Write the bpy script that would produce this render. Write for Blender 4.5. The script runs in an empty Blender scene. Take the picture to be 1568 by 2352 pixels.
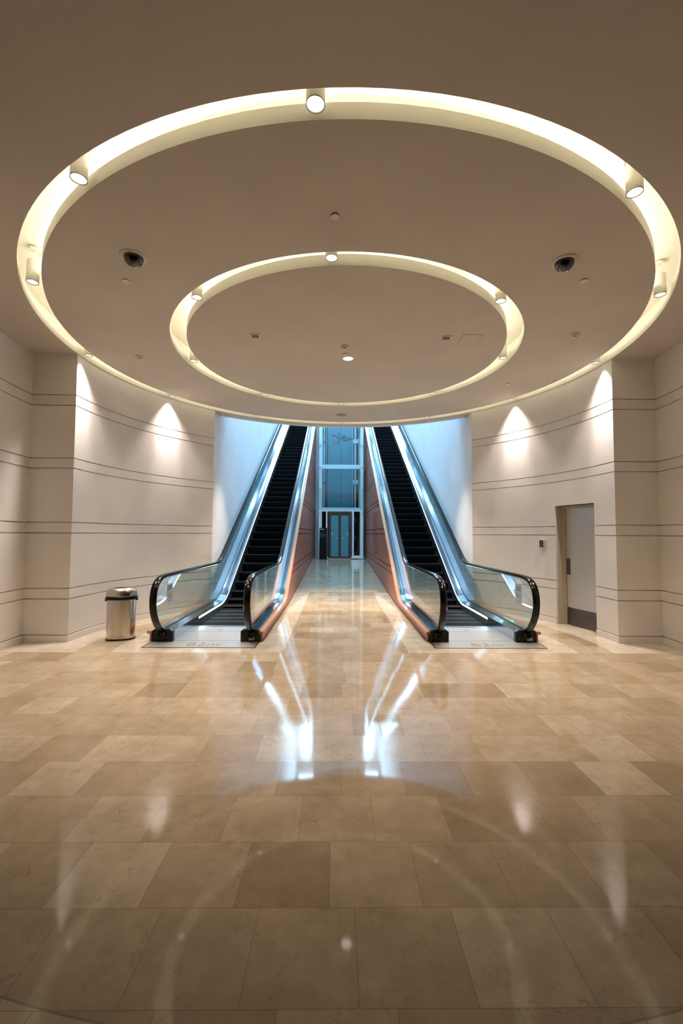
import bpy, bmesh, math, random
from mathutils import Vector, Matrix
random.seed(7)
PI = math.pi
C = bpy.context.scene.collection
D = bpy.data

# ---------------------------------------------------------------- camera
F, YAW, PITCH, ROLL, HC = 999.55, 0.00995, 0.04948, 0.00476, 1.55
cd = D.cameras.new('camera'); cam = D.objects.new('camera', cd); C.objects.link(cam)
cd.sensor_fit = 'VERTICAL'; cd.sensor_height = 36; cd.sensor_width = 24
cd.lens = F / 2352 * 36
fw = Vector((math.sin(YAW)*math.cos(PITCH), math.cos(YAW)*math.cos(PITCH), math.sin(PITCH)))
r0 = Vector((math.cos(YAW), -math.sin(YAW), 0)); u0 = r0.cross(fw)
rr = math.cos(ROLL)*r0 + math.sin(ROLL)*u0; uu = -math.sin(ROLL)*r0 + math.cos(ROLL)*u0
M = Matrix.Identity(4)
for i in range(3):
    M[i][0] = rr[i]; M[i][1] = uu[i]; M[i][2] = -fw[i]
M.translation = Vector((-0.12, 0, HC))
cam.matrix_world = M
cd.clip_start = 0.05; cd.clip_end = 200
bpy.context.scene.camera = cam

# ---------------------------------------------------------------- world, exposure, big lights
sc = bpy.context.scene
sc.view_settings.view_transform = 'Standard'; sc.view_settings.look = 'None'
sc.view_settings.gamma = 1.0; sc.view_settings.exposure = 0.40
try: sc.view_settings.use_curve_mapping = False
except Exception: pass
w = D.worlds.new('world'); sc.world = w; w.use_nodes = True
w.node_tree.nodes['Background'].inputs[0].default_value = (0.25, 0.4, 0.6, 1)
w.node_tree.nodes['Background'].inputs[1].default_value = 0.3

SPOT_W, COVE_E, NEON_E, SKY_W, LENS_E = 240.0, 6.9, 8.0, 3300.0, 5.0
WARM = (1.0, 0.80, 0.60); COVE_C = (1.0, 0.93, 0.80); NEON_C = (0.62, 0.85, 1.0); SKY_C = (0.40, 0.72, 1.0)

def area_light(name, loc, sx, sy, power, color, rot=(0, 0, 0)):
    l = D.lights.new(name, 'AREA'); l.shape = 'RECTANGLE'; l.size = sx; l.size_y = sy
    l.energy = power; l.color = color
    o = D.objects.new(name, l); C.objects.link(o); o.location = loc; o.rotation_euler = rot
    return o
area_light('skylight_daylight', (0, 25.0, 13.8), 5.0, 7.0, SKY_W, SKY_C)
area_light('hall_front_fill', (0, 12.9, 13.8), 5.0, 3.6, SKY_W*.3, SKY_C)  # added fill under the closed roof, brightens the passage and tower

# ---------------------------------------------------------------- dimensions
CY = 6.315            # centre of the rings and of the round hall (x = 0)
HZ = 4.147            # ceiling height
RW, RB = 3.92, 4.55   # curved wall, outer curved wall
XV = 2.73             # half width of the escalator hall
T30 = math.tan(math.radians(30))

# ---------------------------------------------------------------- materials
def mat(name, base, rough=.5, metal=0.0, spec=.5, emit=None, es=0, coat=0.0):
    m = D.materials.new(name); m.use_nodes = True
    b = m.node_tree.nodes['Principled BSDF']
    b.inputs['Base Color'].default_value = (*base, 1)
    b.inputs['Roughness'].default_value = rough; b.inputs['Metallic'].default_value = metal
    b.inputs['Specular IOR Level'].default_value = spec
    b.inputs['Coat Weight'].default_value = coat; b.inputs['Coat Roughness'].default_value = .08
    if emit:
        b.inputs['Emission Color'].default_value = (*emit, 1); b.inputs['Emission Strength'].default_value = es
    return m
class NT:
    def __init__(s, m): s.t = m.node_tree; s.n = s.t.nodes; s.b = s.n['Principled BSDF']
    def new(s, typ, **k):
        o = s.n.new(typ)
        for a, v in k.items(): setattr(o, a, v)
        return o
    def link(s, a, b): s.t.links.new(a, b)
    def math(s, op, a, b=None, c=None):
        n = s.n.new('ShaderNodeMath'); n.operation = op
        for i, v in enumerate((a, b, c)):
            if v is None: continue
            if isinstance(v, (int, float)): n.inputs[i].default_value = v
            else: s.link(v, n.inputs[i])
        return n.outputs[0]
    def mix(s, f, a, b, typ='MIX'):
        n = s.n.new('ShaderNodeMixRGB'); n.blend_type = typ
        for i, v in enumerate((f, a, b)):
            if isinstance(v, (int, float)): n.inputs[i].default_value = v
            elif isinstance(v, tuple): n.inputs[i].default_value = (*v, 1)
            else: s.link(v, n.inputs[i])
        return n.outputs[0]
    def noise(s, scale, detail=3, vec=None, rough=.5):
        n = s.n.new('ShaderNodeTexNoise'); n.inputs['Scale'].default_value = scale
        n.inputs['Detail'].default_value = detail; n.inputs['Roughness'].default_value = rough
        if vec is not None: s.link(vec, n.inputs['Vector'])
        return n.outputs['Fac']
    def ramp(s, f, stops):
        n = s.n.new('ShaderNodeValToRGB'); s.link(f, n.inputs[0]); e = n.color_ramp.elements
        while len(e) < len(stops): e.new(.5)
        for i, (p, c) in enumerate(stops): e[i].position = p; e[i].color = (*c, 1)
        return n.outputs[0]
    def pos(s):
        return s.n.new('ShaderNodeNewGeometry').outputs['Position']
    def scaled(s, v, sc_):
        n = s.n.new('ShaderNodeVectorMath'); n.operation = 'MULTIPLY'; s.link(v, n.inputs[0]); n.inputs[1].default_value = sc_
        return n.outputs[0]
    def bump(s, h, strength=.2, dist=.01):
        n = s.n.new('ShaderNodeBump'); n.inputs['Strength'].default_value = strength; n.inputs['Distance'].default_value = dist
        s.link(h, n.inputs['Height']); s.link(n.outputs[0], s.b.inputs['Normal'])

def paint(name, col, rough=.7, amt=.04):
    m = mat(name, col, rough, spec=.3); t = NT(m)
    f = t.noise(1.6, 4, t.pos()); t.link(t.ramp(f, [(0.3, tuple(c*(1-amt) for c in col)), (.7, tuple(min(1, c*(1+amt)) for c in col))]), t.b.inputs['Base Color'])
    t.bump(t.noise(160, 2, t.pos()), .06, .002)
    return m
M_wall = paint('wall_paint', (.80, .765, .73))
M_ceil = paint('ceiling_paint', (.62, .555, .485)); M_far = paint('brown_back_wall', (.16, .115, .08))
M_cove = paint('cove_paint', (.87, .84, .74), .6, .02)
M_white = paint('white_plaster', (.74, .74, .76))
M_dark = mat('black_plastic', (.007, .007, .007), .35, spec=.25)
M_rubber = mat('black_rubber', (.002, .002, .0025), .16, spec=.3)

def metal(name, col, rough, stretch=(1, 40, 40), amt=.05):
    m = mat(name, col, rough, 1.0); t = NT(m)
    f = t.noise(12, 3, t.scaled(t.pos(), stretch))
    t.link(t.math('MULTIPLY_ADD', f, amt*2, rough-amt*.9), t.b.inputs['Roughness'])
    t.link(t.ramp(f, [(.2, tuple(c*.93 for c in col)), (.8, col)]), t.b.inputs['Base Color'])
    return m
M_steel = metal('brushed_steel_deck', (.50, .515, .54), .13, (8, .03, .03), .02)
M_skirt = metal('brushed_steel_skirt', (.36, .38, .40), .3, (.05, .05, 8), .03)
M_bin = mat('brushed_steel_bin', (.62, .58, .52), .22, 1.0)
M_plate = metal('ribbed_steel_plate', (.50, .48, .46), .36, (.15, 14, 1), .04); M_plate.node_tree.nodes['Principled BSDF'].inputs['Metallic'].default_value = .45
M_kick = mat('kick_plate_steel', (.16, .15, .16), .38, 1.0)
M_chrome = mat('lamp_reflector', (.92, .90, .87), .38, .8)
M_step = mat('dark_step_metal', (.003, .0035, .0045), .6, 0, spec=.04); t = NT(M_step)
wv = t.new('ShaderNodeTexWave', wave_type='BANDS', bands_direction='X'); wv.inputs['Scale'].default_value = 36; t.link(t.pos(), wv.inputs['Vector'])
t.bump(wv.outputs['Fac'], .5, .004)
M_nose_glint = mat('nose_glint', (.03, .03, .032), .45, 0)  # paler tone paints the faint highlight along the step noses
M_yellow = mat('faded_yellow_line', (.20, .15, .06), .6)

def wood(name, c1, c2, rough=.42, coat=.15, vec=(9, 9, .55)):
    m = mat(name, c1, rough, coat=coat); t = NT(m)
    f = t.noise(4, 6, t.scaled(t.pos(), vec), .6); g = t.noise(.35, 2, t.pos())
    col = t.ramp(f, [(.25, c1), (.75, c2)])
    t.link(t.mix(t.math('MULTIPLY', g, .35), col, c1), t.b.inputs['Base Color'])
    return m
M_wood = wood('cherry_wood_panel', (.36, .10, .05), (.50, .165, .092))
M_wcap = wood('light_wood_cap', (.55, .24, .10), (.66, .32, .15), .35, .3, (9, .6, 9))
M_wdark = wood('dark_door_wood', (.075, .032, .014), (.12, .05, .022))
M_seam = mat('dark_joint', (.02, .015, .012), .8)

def glass(name, tint, ior=1.45, rough=.0, refl=1.0):
    m = D.materials.new(name); m.use_nodes = True; t = m.node_tree; t.nodes.clear()
    o = t.nodes.new('ShaderNodeOutputMaterial'); mx = t.nodes.new('ShaderNodeMixShader')
    tr = t.nodes.new('ShaderNodeBsdfTransparent'); tr.inputs[0].default_value = (*tint, 1)
    gl = t.nodes.new('ShaderNodeBsdfGlossy'); gl.inputs['Roughness'].default_value = rough; gl.inputs[0].default_value = (refl, refl, refl, 1)
    ge = t.nodes.new('ShaderNodeNewGeometry'); dt = t.nodes.new('ShaderNodeVectorMath'); dt.operation = 'DOT_PRODUCT'
    t.links.new(ge.outputs['Normal'], dt.inputs[0]); t.links.new(ge.outputs['Incoming'], dt.inputs[1])
    def mth(op, x, y=None):
        n = t.nodes.new('ShaderNodeMath'); n.operation = op
        for i, v in enumerate((x, y)):
            if v is None: continue
            if isinstance(v, (int, float)): n.inputs[i].default_value = v
            else: t.links.new(v, n.inputs[i])
        return n.outputs[0]
    fr = mth('ADD', mth('MULTIPLY', mth('POWER', mth('SUBTRACT', 1.0, mth('ABSOLUTE', dt.outputs['Value'])), 5.0), 1-.037), .037)
    t.links.new(fr, mx.inputs[0]); t.links.new(tr.outputs[0], mx.inputs[1]); t.links.new(gl.outputs[0], mx.inputs[2]); t.links.new(mx.outputs[0], o.inputs[0])
    return m
M_glass = glass('clear_glass', (.86, .94, .96))
M_lift = glass('blue_lift_glass', (.86, .94, .96))
M_back = mat('frosted_blue_glass', (.10, .27, .36), .35, emit=None)
t = NT(M_back); f = t.noise(60, 3, t.pos()); t.link(t.ramp(f, [(.3, (.055, .23, .29)), (.7, (.085, .29, .35))]), t.b.inputs['Base Color'])
M_frame = mat('pale_blue_white_metal', (.80, .84, .82), .4, .0)
M_rail = mat('lift_rail_metal', (.50, .62, .66), .35, .5)
M_black = mat('black_sign_face', (.006, .007, .009), .5, spec=.2)
M_print = mat('pale_print', (.55, .58, .62), .6)
M_dim = mat('grey_print', (.17, .19, .22), .6)
M_ink = mat('etched_letter', (.10, .09, .09), .6)
M_motif = mat('bronze_motif', (.045, .085, .11), .5)
M_motif2 = mat('ochre_motif', (.10, .16, .15), .5)
M_mtext = mat('blue_lettering', (.05, .15, .22), .5)
M_sticker = mat('frosted_sticker', (.62, .62, .68), .5); M_sticker.node_tree.nodes['Principled BSDF'].inputs['Alpha'].default_value = .45
M_label = mat('silver_label', (.5, .46, .38), .4, .3)
M_red = mat('red_button', (.35, .05, .04), .4)
M_door = mat('grey_lacquer_door', (.60, .555, .50), .26, .2); t = NT(M_door)
t.bump(t.noise(220, 2, t.pos()), .25, .003)
M_jamb = paint('door_jamb', (.50, .45, .36))
M_beige = mat('beige_plastic', (.55, .50, .42), .5)
M_screen = mat('dark_screen', (.015, .02, .03), .15)
M_screen2 = mat('blue_grey_key', (.07, .10, .14), .3)
M_fit = mat('white_fitting', (.74, .70, .63), .5)
M_fitdark = mat('grey_fitting', (.22, .19, .17), .6)
M_dome = mat('smoked_dome', (.004, .004, .005), .06, coat=1)
M_neon = mat('neon_tube', (1, 1, 1), .5, emit=NEON_C, es=NEON_E)
M_covelamp = mat('cove_tube', (1, 1, 1), .5, emit=COVE_C, es=COVE_E)
M_lens = mat('lamp_lens', (1, 1, 1), .5, emit=(1, .95, .88), es=LENS_E)
M_green = mat('green_indicator', (.1, 1, .6), .5, emit=(.15, 1, .65), es=2.5)
M_win = mat('bright_window', (1, 1, 1), .5, emit=(.40, .74, 1.0), es=7.0)

# polished limestone floor, tiles 0.395 x 0.386, pale inlay bands
def floor_mat():
    m = mat('limestone_floor', (.5, .4, .3), .12, spec=.28); t = NT(m)
    p = t.pos(); sx = t.new('ShaderNodeSeparateXYZ'); t.link(p, sx.inputs[0]); X, Y = sx.outputs[0], sx.outputs[1]
    v = t.math('DIVIDE', t.math('ADD', Y, 38.6 - .340 + .0), .386)   # joints at 0.340 + k*0.386
    row = t.math('FLOOR', v); fv = t.math('SUBTRACT', v, row)
    wn = t.new('ShaderNodeTexWhiteNoise', noise_dimensions='1D'); t.link(row, wn.inputs['W'])
    u = t.math('ADD', t.math('DIVIDE', X, .395), t.math('ADD', wn.outputs['Value'], 50))
    col = t.math('FLOOR', u); fu = t.math('SUBTRACT', u, col)
    cb = t.new('ShaderNodeCombineXYZ'); t.link(row, cb.inputs[0]); t.link(col, cb.inputs[1])
    wn2 = t.new('ShaderNodeTexWhiteNoise', noise_dimensions='2D'); t.link(cb.outputs[0], wn2.inputs['Vector'])
    tile = wn2.outputs['Value']
    base = t.ramp(tile, [(0, (.33, .25, .165)), (.15, (.40, .315, .22)), (.5, (.435, .35, .25)), (.85, (.47, .385, .28)), (1, (.53, .45, .34))])
    # inlay geometry
    dy = t.math('SUBTRACT', Y, CY); r = t.math('SQRT', t.math('ADD', t.math('MULTIPLY', X, X), t.math('MULTIPLY', dy, dy)))
    ax = t.math('ABSOLUTE', X)
    beyond = t.math('GREATER_THAN', Y, 5.745)
    inner = t.math('LESS_THAN', r, 3.1); outer = t.math('GREATER_THAN', r, 3.56)
    inout = t.math('MAXIMUM', t.math('MULTIPLY', inner, t.math('GREATER_THAN', ax, .82)), t.math('MULTIPLY', outer, t.math('GREATER_THAN', ax, 1.3)))
    strip = t.math('MULTIPLY', t.math('GREATER_THAN', ax, .82), t.math('LESS_THAN', ax, 1.3))
    pale = t.math('MULTIPLY', beyond, t.math('MAXIMUM', inout, strip))
    base = t.mix(pale, base, t.ramp(tile, [(0, (.53, .465, .375)), (1, (.60, .54, .45))]))
    rim = t.math('GREATER_THAN', r, 4.93)
    base = t.mix(rim, base, t.mix(tile, (.50, .42, .31), (.56, .47, .35)))
    base = t.mix(t.math('MULTIPLY', t.math('GREATER_THAN', r, 5.4), t.math('LESS_THAN', Y, 2.5)), base, (.12, .09, .065))  # unseen floor made dark to cut bounce onto the near ceiling
    # clouds, flecks and veins of the stone
    n1 = t.noise(3.0, 5, p, .6); base = t.mix(.55, base, t.ramp(n1, [(.3, (.38, .36, .34)), (.7, (.62, .62, .62))]), 'OVERLAY')
    n2 = t.noise(24, 6, p, .7); fleck = t.ramp(n2, [(.53, (0, 0, 0)), (.64, (1, 1, 1))])
    gate = t.ramp(t.noise(5, 2, p), [(.42, (0, 0, 0)), (.62, (1, 1, 1))])
    fl = t.new('ShaderNodeMath', operation='MULTIPLY'); t.link(fleck, fl.inputs[0]); t.link(gate, fl.inputs[1])
    base = t.mix(t.math('MULTIPLY', fl.outputs[0], .42), base, (.24, .155, .085))
    base = t.mix(.30, base, t.ramp(t.noise(11, 5, p, .65), [(.3, (.36, .34, .31)), (.7, (.62, .63, .64))]), 'OVERLAY')
    n3 = t.new('ShaderNodeTexNoise'); n3.inputs['Scale'].default_value = 4.5; n3.inputs['Detail'].default_value = 7; n3.inputs['Distortion'].default_value = 1.5; t.link(p, n3.inputs['Vector'])
    vein = t.math('LESS_THAN', t.math('ABSOLUTE', t.math('SUBTRACT', n3.outputs['Fac'], .5)), .006)
    base = t.mix(t.math('MULTIPLY', t.math('MULTIPLY', vein, gate), .3), base, (.18, .11, .06))
    # joints
    def edge(f, wdt): return t.math('MAXIMUM', t.math('LESS_THAN', f, wdt), t.math('GREATER_THAN', f, 1 - wdt))
    j = t.math('MAXIMUM', edge(fu, .0045), edge(fv, .0045))
    j = t.math('MAXIMUM', j, t.math('LESS_THAN', t.math('ABSOLUTE', t.math('SUBTRACT', r, 4.93)), .004))
    base = t.mix(t.math('MULTIPLY', j, .5), base, (.16, .11, .07))
    t.link(base, t.b.inputs['Base Color'])
    # slight polish difference and lippage from tile to tile
    rg = t.math('ADD', t.math('MULTIPLY', tile, .03), t.math('MULTIPLY_ADD', n1, .05, .02)); t.link(rg, t.b.inputs['Roughness'])
    nm = t.new('ShaderNodeVectorMath', operation='SUBTRACT'); t.link(wn2.outputs['Color'], nm.inputs[0]); nm.inputs[1].default_value = (.5, .5, .5)
    ns = t.new('ShaderNodeVectorMath', operation='MULTIPLY'); t.link(nm.outputs[0], ns.inputs[0]); ns.inputs[1].default_value = (.005, .005, 0)
    na = t.new('ShaderNodeVectorMath', operation='ADD'); t.link(ns.outputs[0], na.inputs[0]); na.inputs[1].default_value = (0, 0, 1)
    nn = t.new('ShaderNodeVectorMath', operation='NORMALIZE'); t.link(na.outputs[0], nn.inputs[0]); t.link(nn.outputs[0], t.b.inputs['Normal'])
    return m
M_floor = floor_mat()

# ---------------------------------------------------------------- helpers
def obj(name, bm, m, parent=None, smooth=False, bevel=0):
    me = D.meshes.new(name); bmesh.ops.recalc_face_normals(bm, faces=bm.faces[:]); bm.to_mesh(me); bm.free()
    for mm in (m if isinstance(m, (list, tuple)) else [m]): me.materials.append(mm)
    if smooth:
        for p in me.polygons: p.use_smooth = True
        me.set_sharp_from_angle(angle=math.radians(40))
    o = D.objects.new(name, me); C.objects.link(o)
    if parent: o.parent = parent
    if bevel:
        b = o.modifiers.new('bevel', 'BEVEL'); b.width = bevel; b.segments = 2; b.limit_method = 'ANGLE'
    return o
def struct(o): o['kind'] = 'structure'; return o
def tag(o, label, cat, group=None):
    o['label'] = label; o['category'] = cat
    if group: o['group'] = group
    return o
def thing(name, label, cat, loc=(0, 0, 0), rotz=0, group=None):
    o = D.objects.new(name, None); C.objects.link(o); o.location = loc; o.rotation_euler = (0, 0, rotz)
    o.empty_display_size = .1
    return tag(o, label, cat, group)
def dup(root, loc, rotz, label, group=None):
    r = root.copy(); C.objects.link(r); r.location = loc; r.rotation_euler = (0, 0, rotz); r['label'] = label
    if group: r['group'] = group
    for ch in list(root.children):
        c = ch.copy(); C.objects.link(c); c.parent = r
        for g in ch.children:
            d = g.copy(); C.objects.link(d); d.parent = c
    return r
def box(bm, x0, x1, y0, y1, z0, z1, mi=0):
    v = [bm.verts.new((x, y, z)) for z in (z0, z1) for y in (y0, y1) for x in (x0, x1)]
    for q in ((0, 1, 3, 2), (4, 6, 7, 5), (0, 4, 5, 1), (2, 3, 7, 6), (0, 2, 6, 4), (1, 5, 7, 3)):
        bm.faces.new([v[i] for i in q]).material_index = mi
def BX(*a):
    bm = bmesh.new(); box(bm, *a); return bm
def prism_x(bm, poly, x0, x1):            # polygon in (y, z), extruded along x
    a = [bm.verts.new((x0, y, z)) for y, z in poly]; b = [bm.verts.new((x1, y, z)) for y, z in poly]
    bm.faces.new(a); bm.faces.new(b[::-1]); n = len(poly)
    for i in range(n): bm.faces.new([a[i], b[i], b[(i+1) % n], a[(i+1) % n]])
def strip_x(bm, lo, hi, x0, x1):          # lo/hi: lists of (y, z) of equal length -> solid band
    vs = []
    for (ya, za), (yb, zb) in zip(lo, hi):
        vs.append([bm.verts.new(p) for p in ((x0, ya, za), (x0, yb, zb), (x1, yb, zb), (x1, ya, za))])
    for a, b in zip(vs, vs[1:]):
        for i in range(4): bm.faces.new([a[i], a[(i+1) % 4], b[(i+1) % 4], b[i]])
    bm.faces.new(vs[0]); bm.faces.new(vs[-1][::-1])
def lathe(bm, prof, seg=32, cx=0, cy=0, close=True):    # prof: (r, z)
    rings = []
    for r, z in prof:
        if r < 1e-6: rings.append([bm.verts.new((cx, cy, z))])
        else: rings.append([bm.verts.new((cx + r*math.cos(2*PI*i/seg), cy + r*math.sin(2*PI*i/seg), z)) for i in range(seg)])
    for a, b in zip(rings, rings[1:]):
        for i in range(seg):
            j = (i+1) % seg
            if len(a) == 1 and len(b) == 1: continue
            if len(a) == 1: bm.faces.new([a[0], b[i], b[j]])
            elif len(b) == 1: bm.faces.new([a[i], a[j], b[0]])
            else: bm.faces.new([a[i], a[j], b[j], b[i]])
def annulus(bm, prof, seg=160, a0=0, a1=2*PI, cx=0, cy=CY):   # closed (r, z) profile revolved
    full = abs(a1-a0-2*PI) < 1e-6; n = seg if full else seg+1
    rings = [[bm.verts.new((cx + r*math.cos(a0+(a1-a0)*i/seg), cy + r*math.sin(a0+(a1-a0)*i/seg), z)) for r, z in prof] for i in range(n)]
    m = len(prof)
    for i in range(seg):
        A, B = rings[i], rings[(i+1) % n]
        for k in range(m): bm.faces.new([A[k], B[k], B[(k+1) % m], A[(k+1) % m]])
    if not full: bm.faces.new(rings[0]); bm.faces.new(rings[-1][::-1])
def sweep(bm, path, prof, closed_ends=True):     # plan path (x, y); prof closed list (offset to the left of travel, z); mitred
    n = len(path); rows = []
    for i in range(n):
        p = Vector(path[i])
        d1 = (Vector(path[i]) - Vector(path[i-1])).normalized() if i > 0 else None
        d2 = (Vector(path[i+1]) - Vector(path[i])).normalized() if i < n-1 else None
        if d1 is None: d1 = d2
        if d2 is None: d2 = d1
        n1 = Vector((-d1.y, d1.x)); n2 = Vector((-d2.y, d2.x)); mm = (n1 + n2).normalized(); k = 1/max(.3, mm.dot(n1))
        rows.append([bm.verts.new((p.x + mm.x*k*o, p.y + mm.y*k*o, z)) for o, z in prof])
    m = len(prof)
    for a, b in zip(rows, rows[1:]):
        for k in range(m): bm.faces.new([a[k], b[k], b[(k+1) % m], a[(k+1) % m]])
    if closed_ends: bm.faces.new(rows[0]); bm.faces.new(rows[-1][::-1])
def tube(bm, pts, r, seg=10):
    pts = [Vector(p) for p in pts]; rings = []
    for i, p in enumerate(pts):
        d = (pts[min(i+1, len(pts)-1)] - pts[max(i-1, 0)]).normalized()
        a = d.cross(Vector((0, 0, 1))) if abs(d.z) < .95 else d.cross(Vector((1, 0, 0)))
        a.normalize(); b = d.cross(a)
        rings.append([bm.verts.new(p + r*(math.cos(2*PI*k/seg)*a + math.sin(2*PI*k/seg)*b)) for k in range(seg)])
    for A, B in zip(rings, rings[1:]):
        for k in range(seg): bm.faces.new([A[k], A[(k+1) % seg], B[(k+1) % seg], B[k]])
    bm.faces.new(rings[0]); bm.faces.new(rings[-1][::-1])
def text_obj(name, s, size, m, parent=None, matrix=None, thin=0.0, extrude=.0008, align='CENTER', mirror=False, space=1.0):
    c = D.curves.new(name, 'FONT'); c.body = s; c.size = size; c.extrude = extrude; c.offset = thin
    c.align_x = align; c.align_y = 'CENTER'; c.space_character = space
    t_ = D.objects.new(name, c); C.objects.link(t_); bpy.context.view_layer.update()
    dg = bpy.context.evaluated_depsgraph_get(); me = D.meshes.new_from_object(t_.evaluated_get(dg))
    D.objects.remove(t_); me.name = name; me.materials.clear(); me.materials.append(m)
    if mirror: me.transform(Matrix.Scale(-1, 4, Vector((1, 0, 0))))
    if matrix: me.transform(matrix)
    o = D.objects.new(name, me); C.objects.link(o)
    if parent: o.parent = parent
    return o
def arc(r, a0, a1, n):      # plan points, angles in degrees from +x about the hall centre
    return [(r*math.cos(math.radians(a0+(a1-a0)*i/n)), CY + r*math.sin(math.radians(a0+(a1-a0)*i/n))) for i in range(n+1)]

# ================================================================ SETTING
# floor: flat part, and the passage ramp between the escalators
bm = bmesh.new()
RY0, RY1, RZ1 = 10.06, 19.3, .425
box(bm, -9, 9, -9, 7.27, -.2, 0)
box(bm, -9, -2.74, 7.27, RY0, -.2, 0); box(bm, 2.74, 9, 7.27, RY0, -.2, 0); box(bm, -1.23, 1.23, 7.27, RY0, -.2, 0)
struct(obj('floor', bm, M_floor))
bm = bmesh.new(); prism_x(bm, [(RY0, -.2), (RY0, 0), (RY1-.6, RZ1), (23, RZ1), (23, -.2)], -1.25, 1.25)
struct(obj('floor_ramp', bm, M_floor))

bm = bmesh.new()
for a, b in ((-2.74, -1.23), (1.23, 2.74)): box(bm, a, b, 7.27, 30, -.75, -.7)
struct(obj('floor_pit', bm, M_dark))
# grooved stone-plaster walls
GR = [.098, .603, .752, 1.54, 1.692, 2.473, 2.62, 3.392, 3.545]; GH, GD = .014, .022
def wall_prof(z0, z1, cont=True):
    pf = [(0, z0)]
    for i, g in enumerate(GR):
        if g-GH < z0+.01 or g+GH > z1-.01: continue
        base = -.012 if i == 0 else 0
        if i == 0: pf[0] = (-.012, z0)
        pf += [(base, g-GH/2), (GD, g-GH/2), (GD, g+GH/2), (0, g+GH/2)]
    pf += [(0, z1), (.14, z1), (.14, z0)]
    return pf
aW = math.degrees(math.acos(XV/RW))          # 45.9 : where the curved wall meets the escalator hall
# left wall: from hall corner round to the pilaster and on; offset grows to the left of travel -> travel so that left is outside
XI = 4.52
aI = math.degrees(math.asin((6.27-CY)/RB))
back = 232
def left_path():
    p = arc(RW, 180-aW, 180.6, 44)
    p += arc(RB, 180 - aI, back, 40)
    return p
lp = left_path()
# travel anticlockwise seen from above: the outside of the circle is on the right -> negate offsets
def neg(prof): return [(-o, z) for o, z in prof]
bm = bmesh.new(); sweep(bm, lp + [(-9, lp[-1][1]-.3)], neg(wall_prof(0, HZ)))
struct(obj('wall_left', bm, M_wall))
# right wall with a door opening
dL, dR = math.degrees(math.atan2(7.60-CY, 3.70)), math.degrees(math.atan2(6.75-CY, 3.895))
dL, dR = 19.15, 6.45
DH = 2.05
def rot_arc(a0, a1, n): return arc(RW, a0, a1, n)
bm = bmesh.new()
# travel clockwise (decreasing angle): outside is on the left
sweep(bm, arc(RW, aW, dL, 20), wall_prof(0, HZ))
sweep(bm, arc(RW, dL, dR, 12), wall_prof(DH, HZ))
sweep(bm, arc(RW, dR, -.6, 8) + arc(RB, aI, -(back-180), 40) + [(9, lp[-1][1]-.3)], wall_prof(0, HZ))
struct(obj('wall_right', bm, M_wall))

# door in the right wall: recess, frame, leaf
pA = Vector((RW*math.cos(math.radians(dL)), CY + RW*math.sin(math.radians(dL)), 0))
pB = Vector((RW*math.cos(math.radians(dR)), CY + RW*math.sin(math.radians(dR)), 0))
ex = (pB-pA).normalized(); ey = Vector((-ex.y, ex.x, 0)) ; L_ = (pB-pA).length     # ey points away from the room
MD = Matrix(((ex.x, ey.x, 0, pA.x), (ex.y, ey.y, 0, pA.y), (0, 0, 1, 0), (0, 0, 0, 1)))
door = D.objects.new('door_1', None); C.objects.link(door); door.matrix_world = MD; door['kind'] = 'structure'
REC = .20
bm = bmesh.new()
box(bm, -.05, .0, .035, REC+.05, 0, DH+.05); box(bm, L_, L_+.05, .035, REC+.05, 0, DH+.05); box(bm, -.05, L_+.05, .035, REC+.05, DH, DH+.05)
obj('door_reveal', bm, M_jamb, door)
bm = bmesh.new()
box(bm, .0, .045, REC-.06, REC+.05, 0, DH); box(bm, L_-.045, L_, REC-.06, REC+.05, 0, DH); box(bm, .045, L_-.045, REC-.06, REC+.05, DH-.045, DH)
obj('door_frame', bm, M_jamb, door, bevel=.003)
leaf = obj('door_leaf', BX(.049, L_-.049, REC-.02, REC+.03, .008, DH-.049), M_door, door)
obj('kick_plate', BX(.052, L_-.052, REC-.024, REC-.019, .012, .30), M_kick, leaf)
obj('push_plate', BX(.058, .135, REC-.026, REC-.019, .86, 1.14), M_kick, leaf, bevel=.001)
bm = bmesh.new(); box(bm, -.06, L_+.06, REC+.03, REC+.16, 0, DH+.06); obj('door_backing', bm, M_jamb, door)

# escalator hall: side walls, end, roof, back wall of the passage
struct(obj('wall_hall_left', BX(-XV-.14, -XV, CY+math.sqrt(RW**2-XV**2)+.01, 30.2, 0, 14.2), M_white))
struct(obj('wall_hall_right', BX(XV, XV+.14, CY+math.sqrt(RW**2-XV**2)+.01, 30.2, 0, 14.2), M_white))
struct(obj('wall_hall_end', BX(-XV, XV, 30.0, 30.15, 0, 14.2), M_white))
bm = bmesh.new()
box(bm, -XV, XV, 10.3, 19.4, 14.0, 14.2); box(bm, -XV, XV, 28.6, 30, 14.0, 14.2); box(bm, -XV, -2.5, 19.4, 28.6, 14.0, 14.2); box(bm, 2.5, XV, 19.4, 28.6, 14.0, 14.2)
for y in (21.7, 24.0, 26.3): box(bm, -2.5, 2.5, y-.05, y+.05, 14.0, 14.15)
struct(obj('ceiling_hall', bm, M_white))
struct(obj('window_1', BX(-2.4, 2.4, 29.93, 29.98, 10.4, 13.4), M_win))
bm = bmesh.new(); annulus(bm, [(4.13, HZ+.0), (4.25, HZ+.0), (4.25, 14.2), (4.13, 14.2)], 40, math.radians(48.6), math.radians(131.4))
struct(obj('wall_hall_front', bm, M_white))
struct(obj('floor_upper_landing', BX(-XV, XV, 27.6, 30.0, 9.4, 9.6), M_floor))

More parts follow.
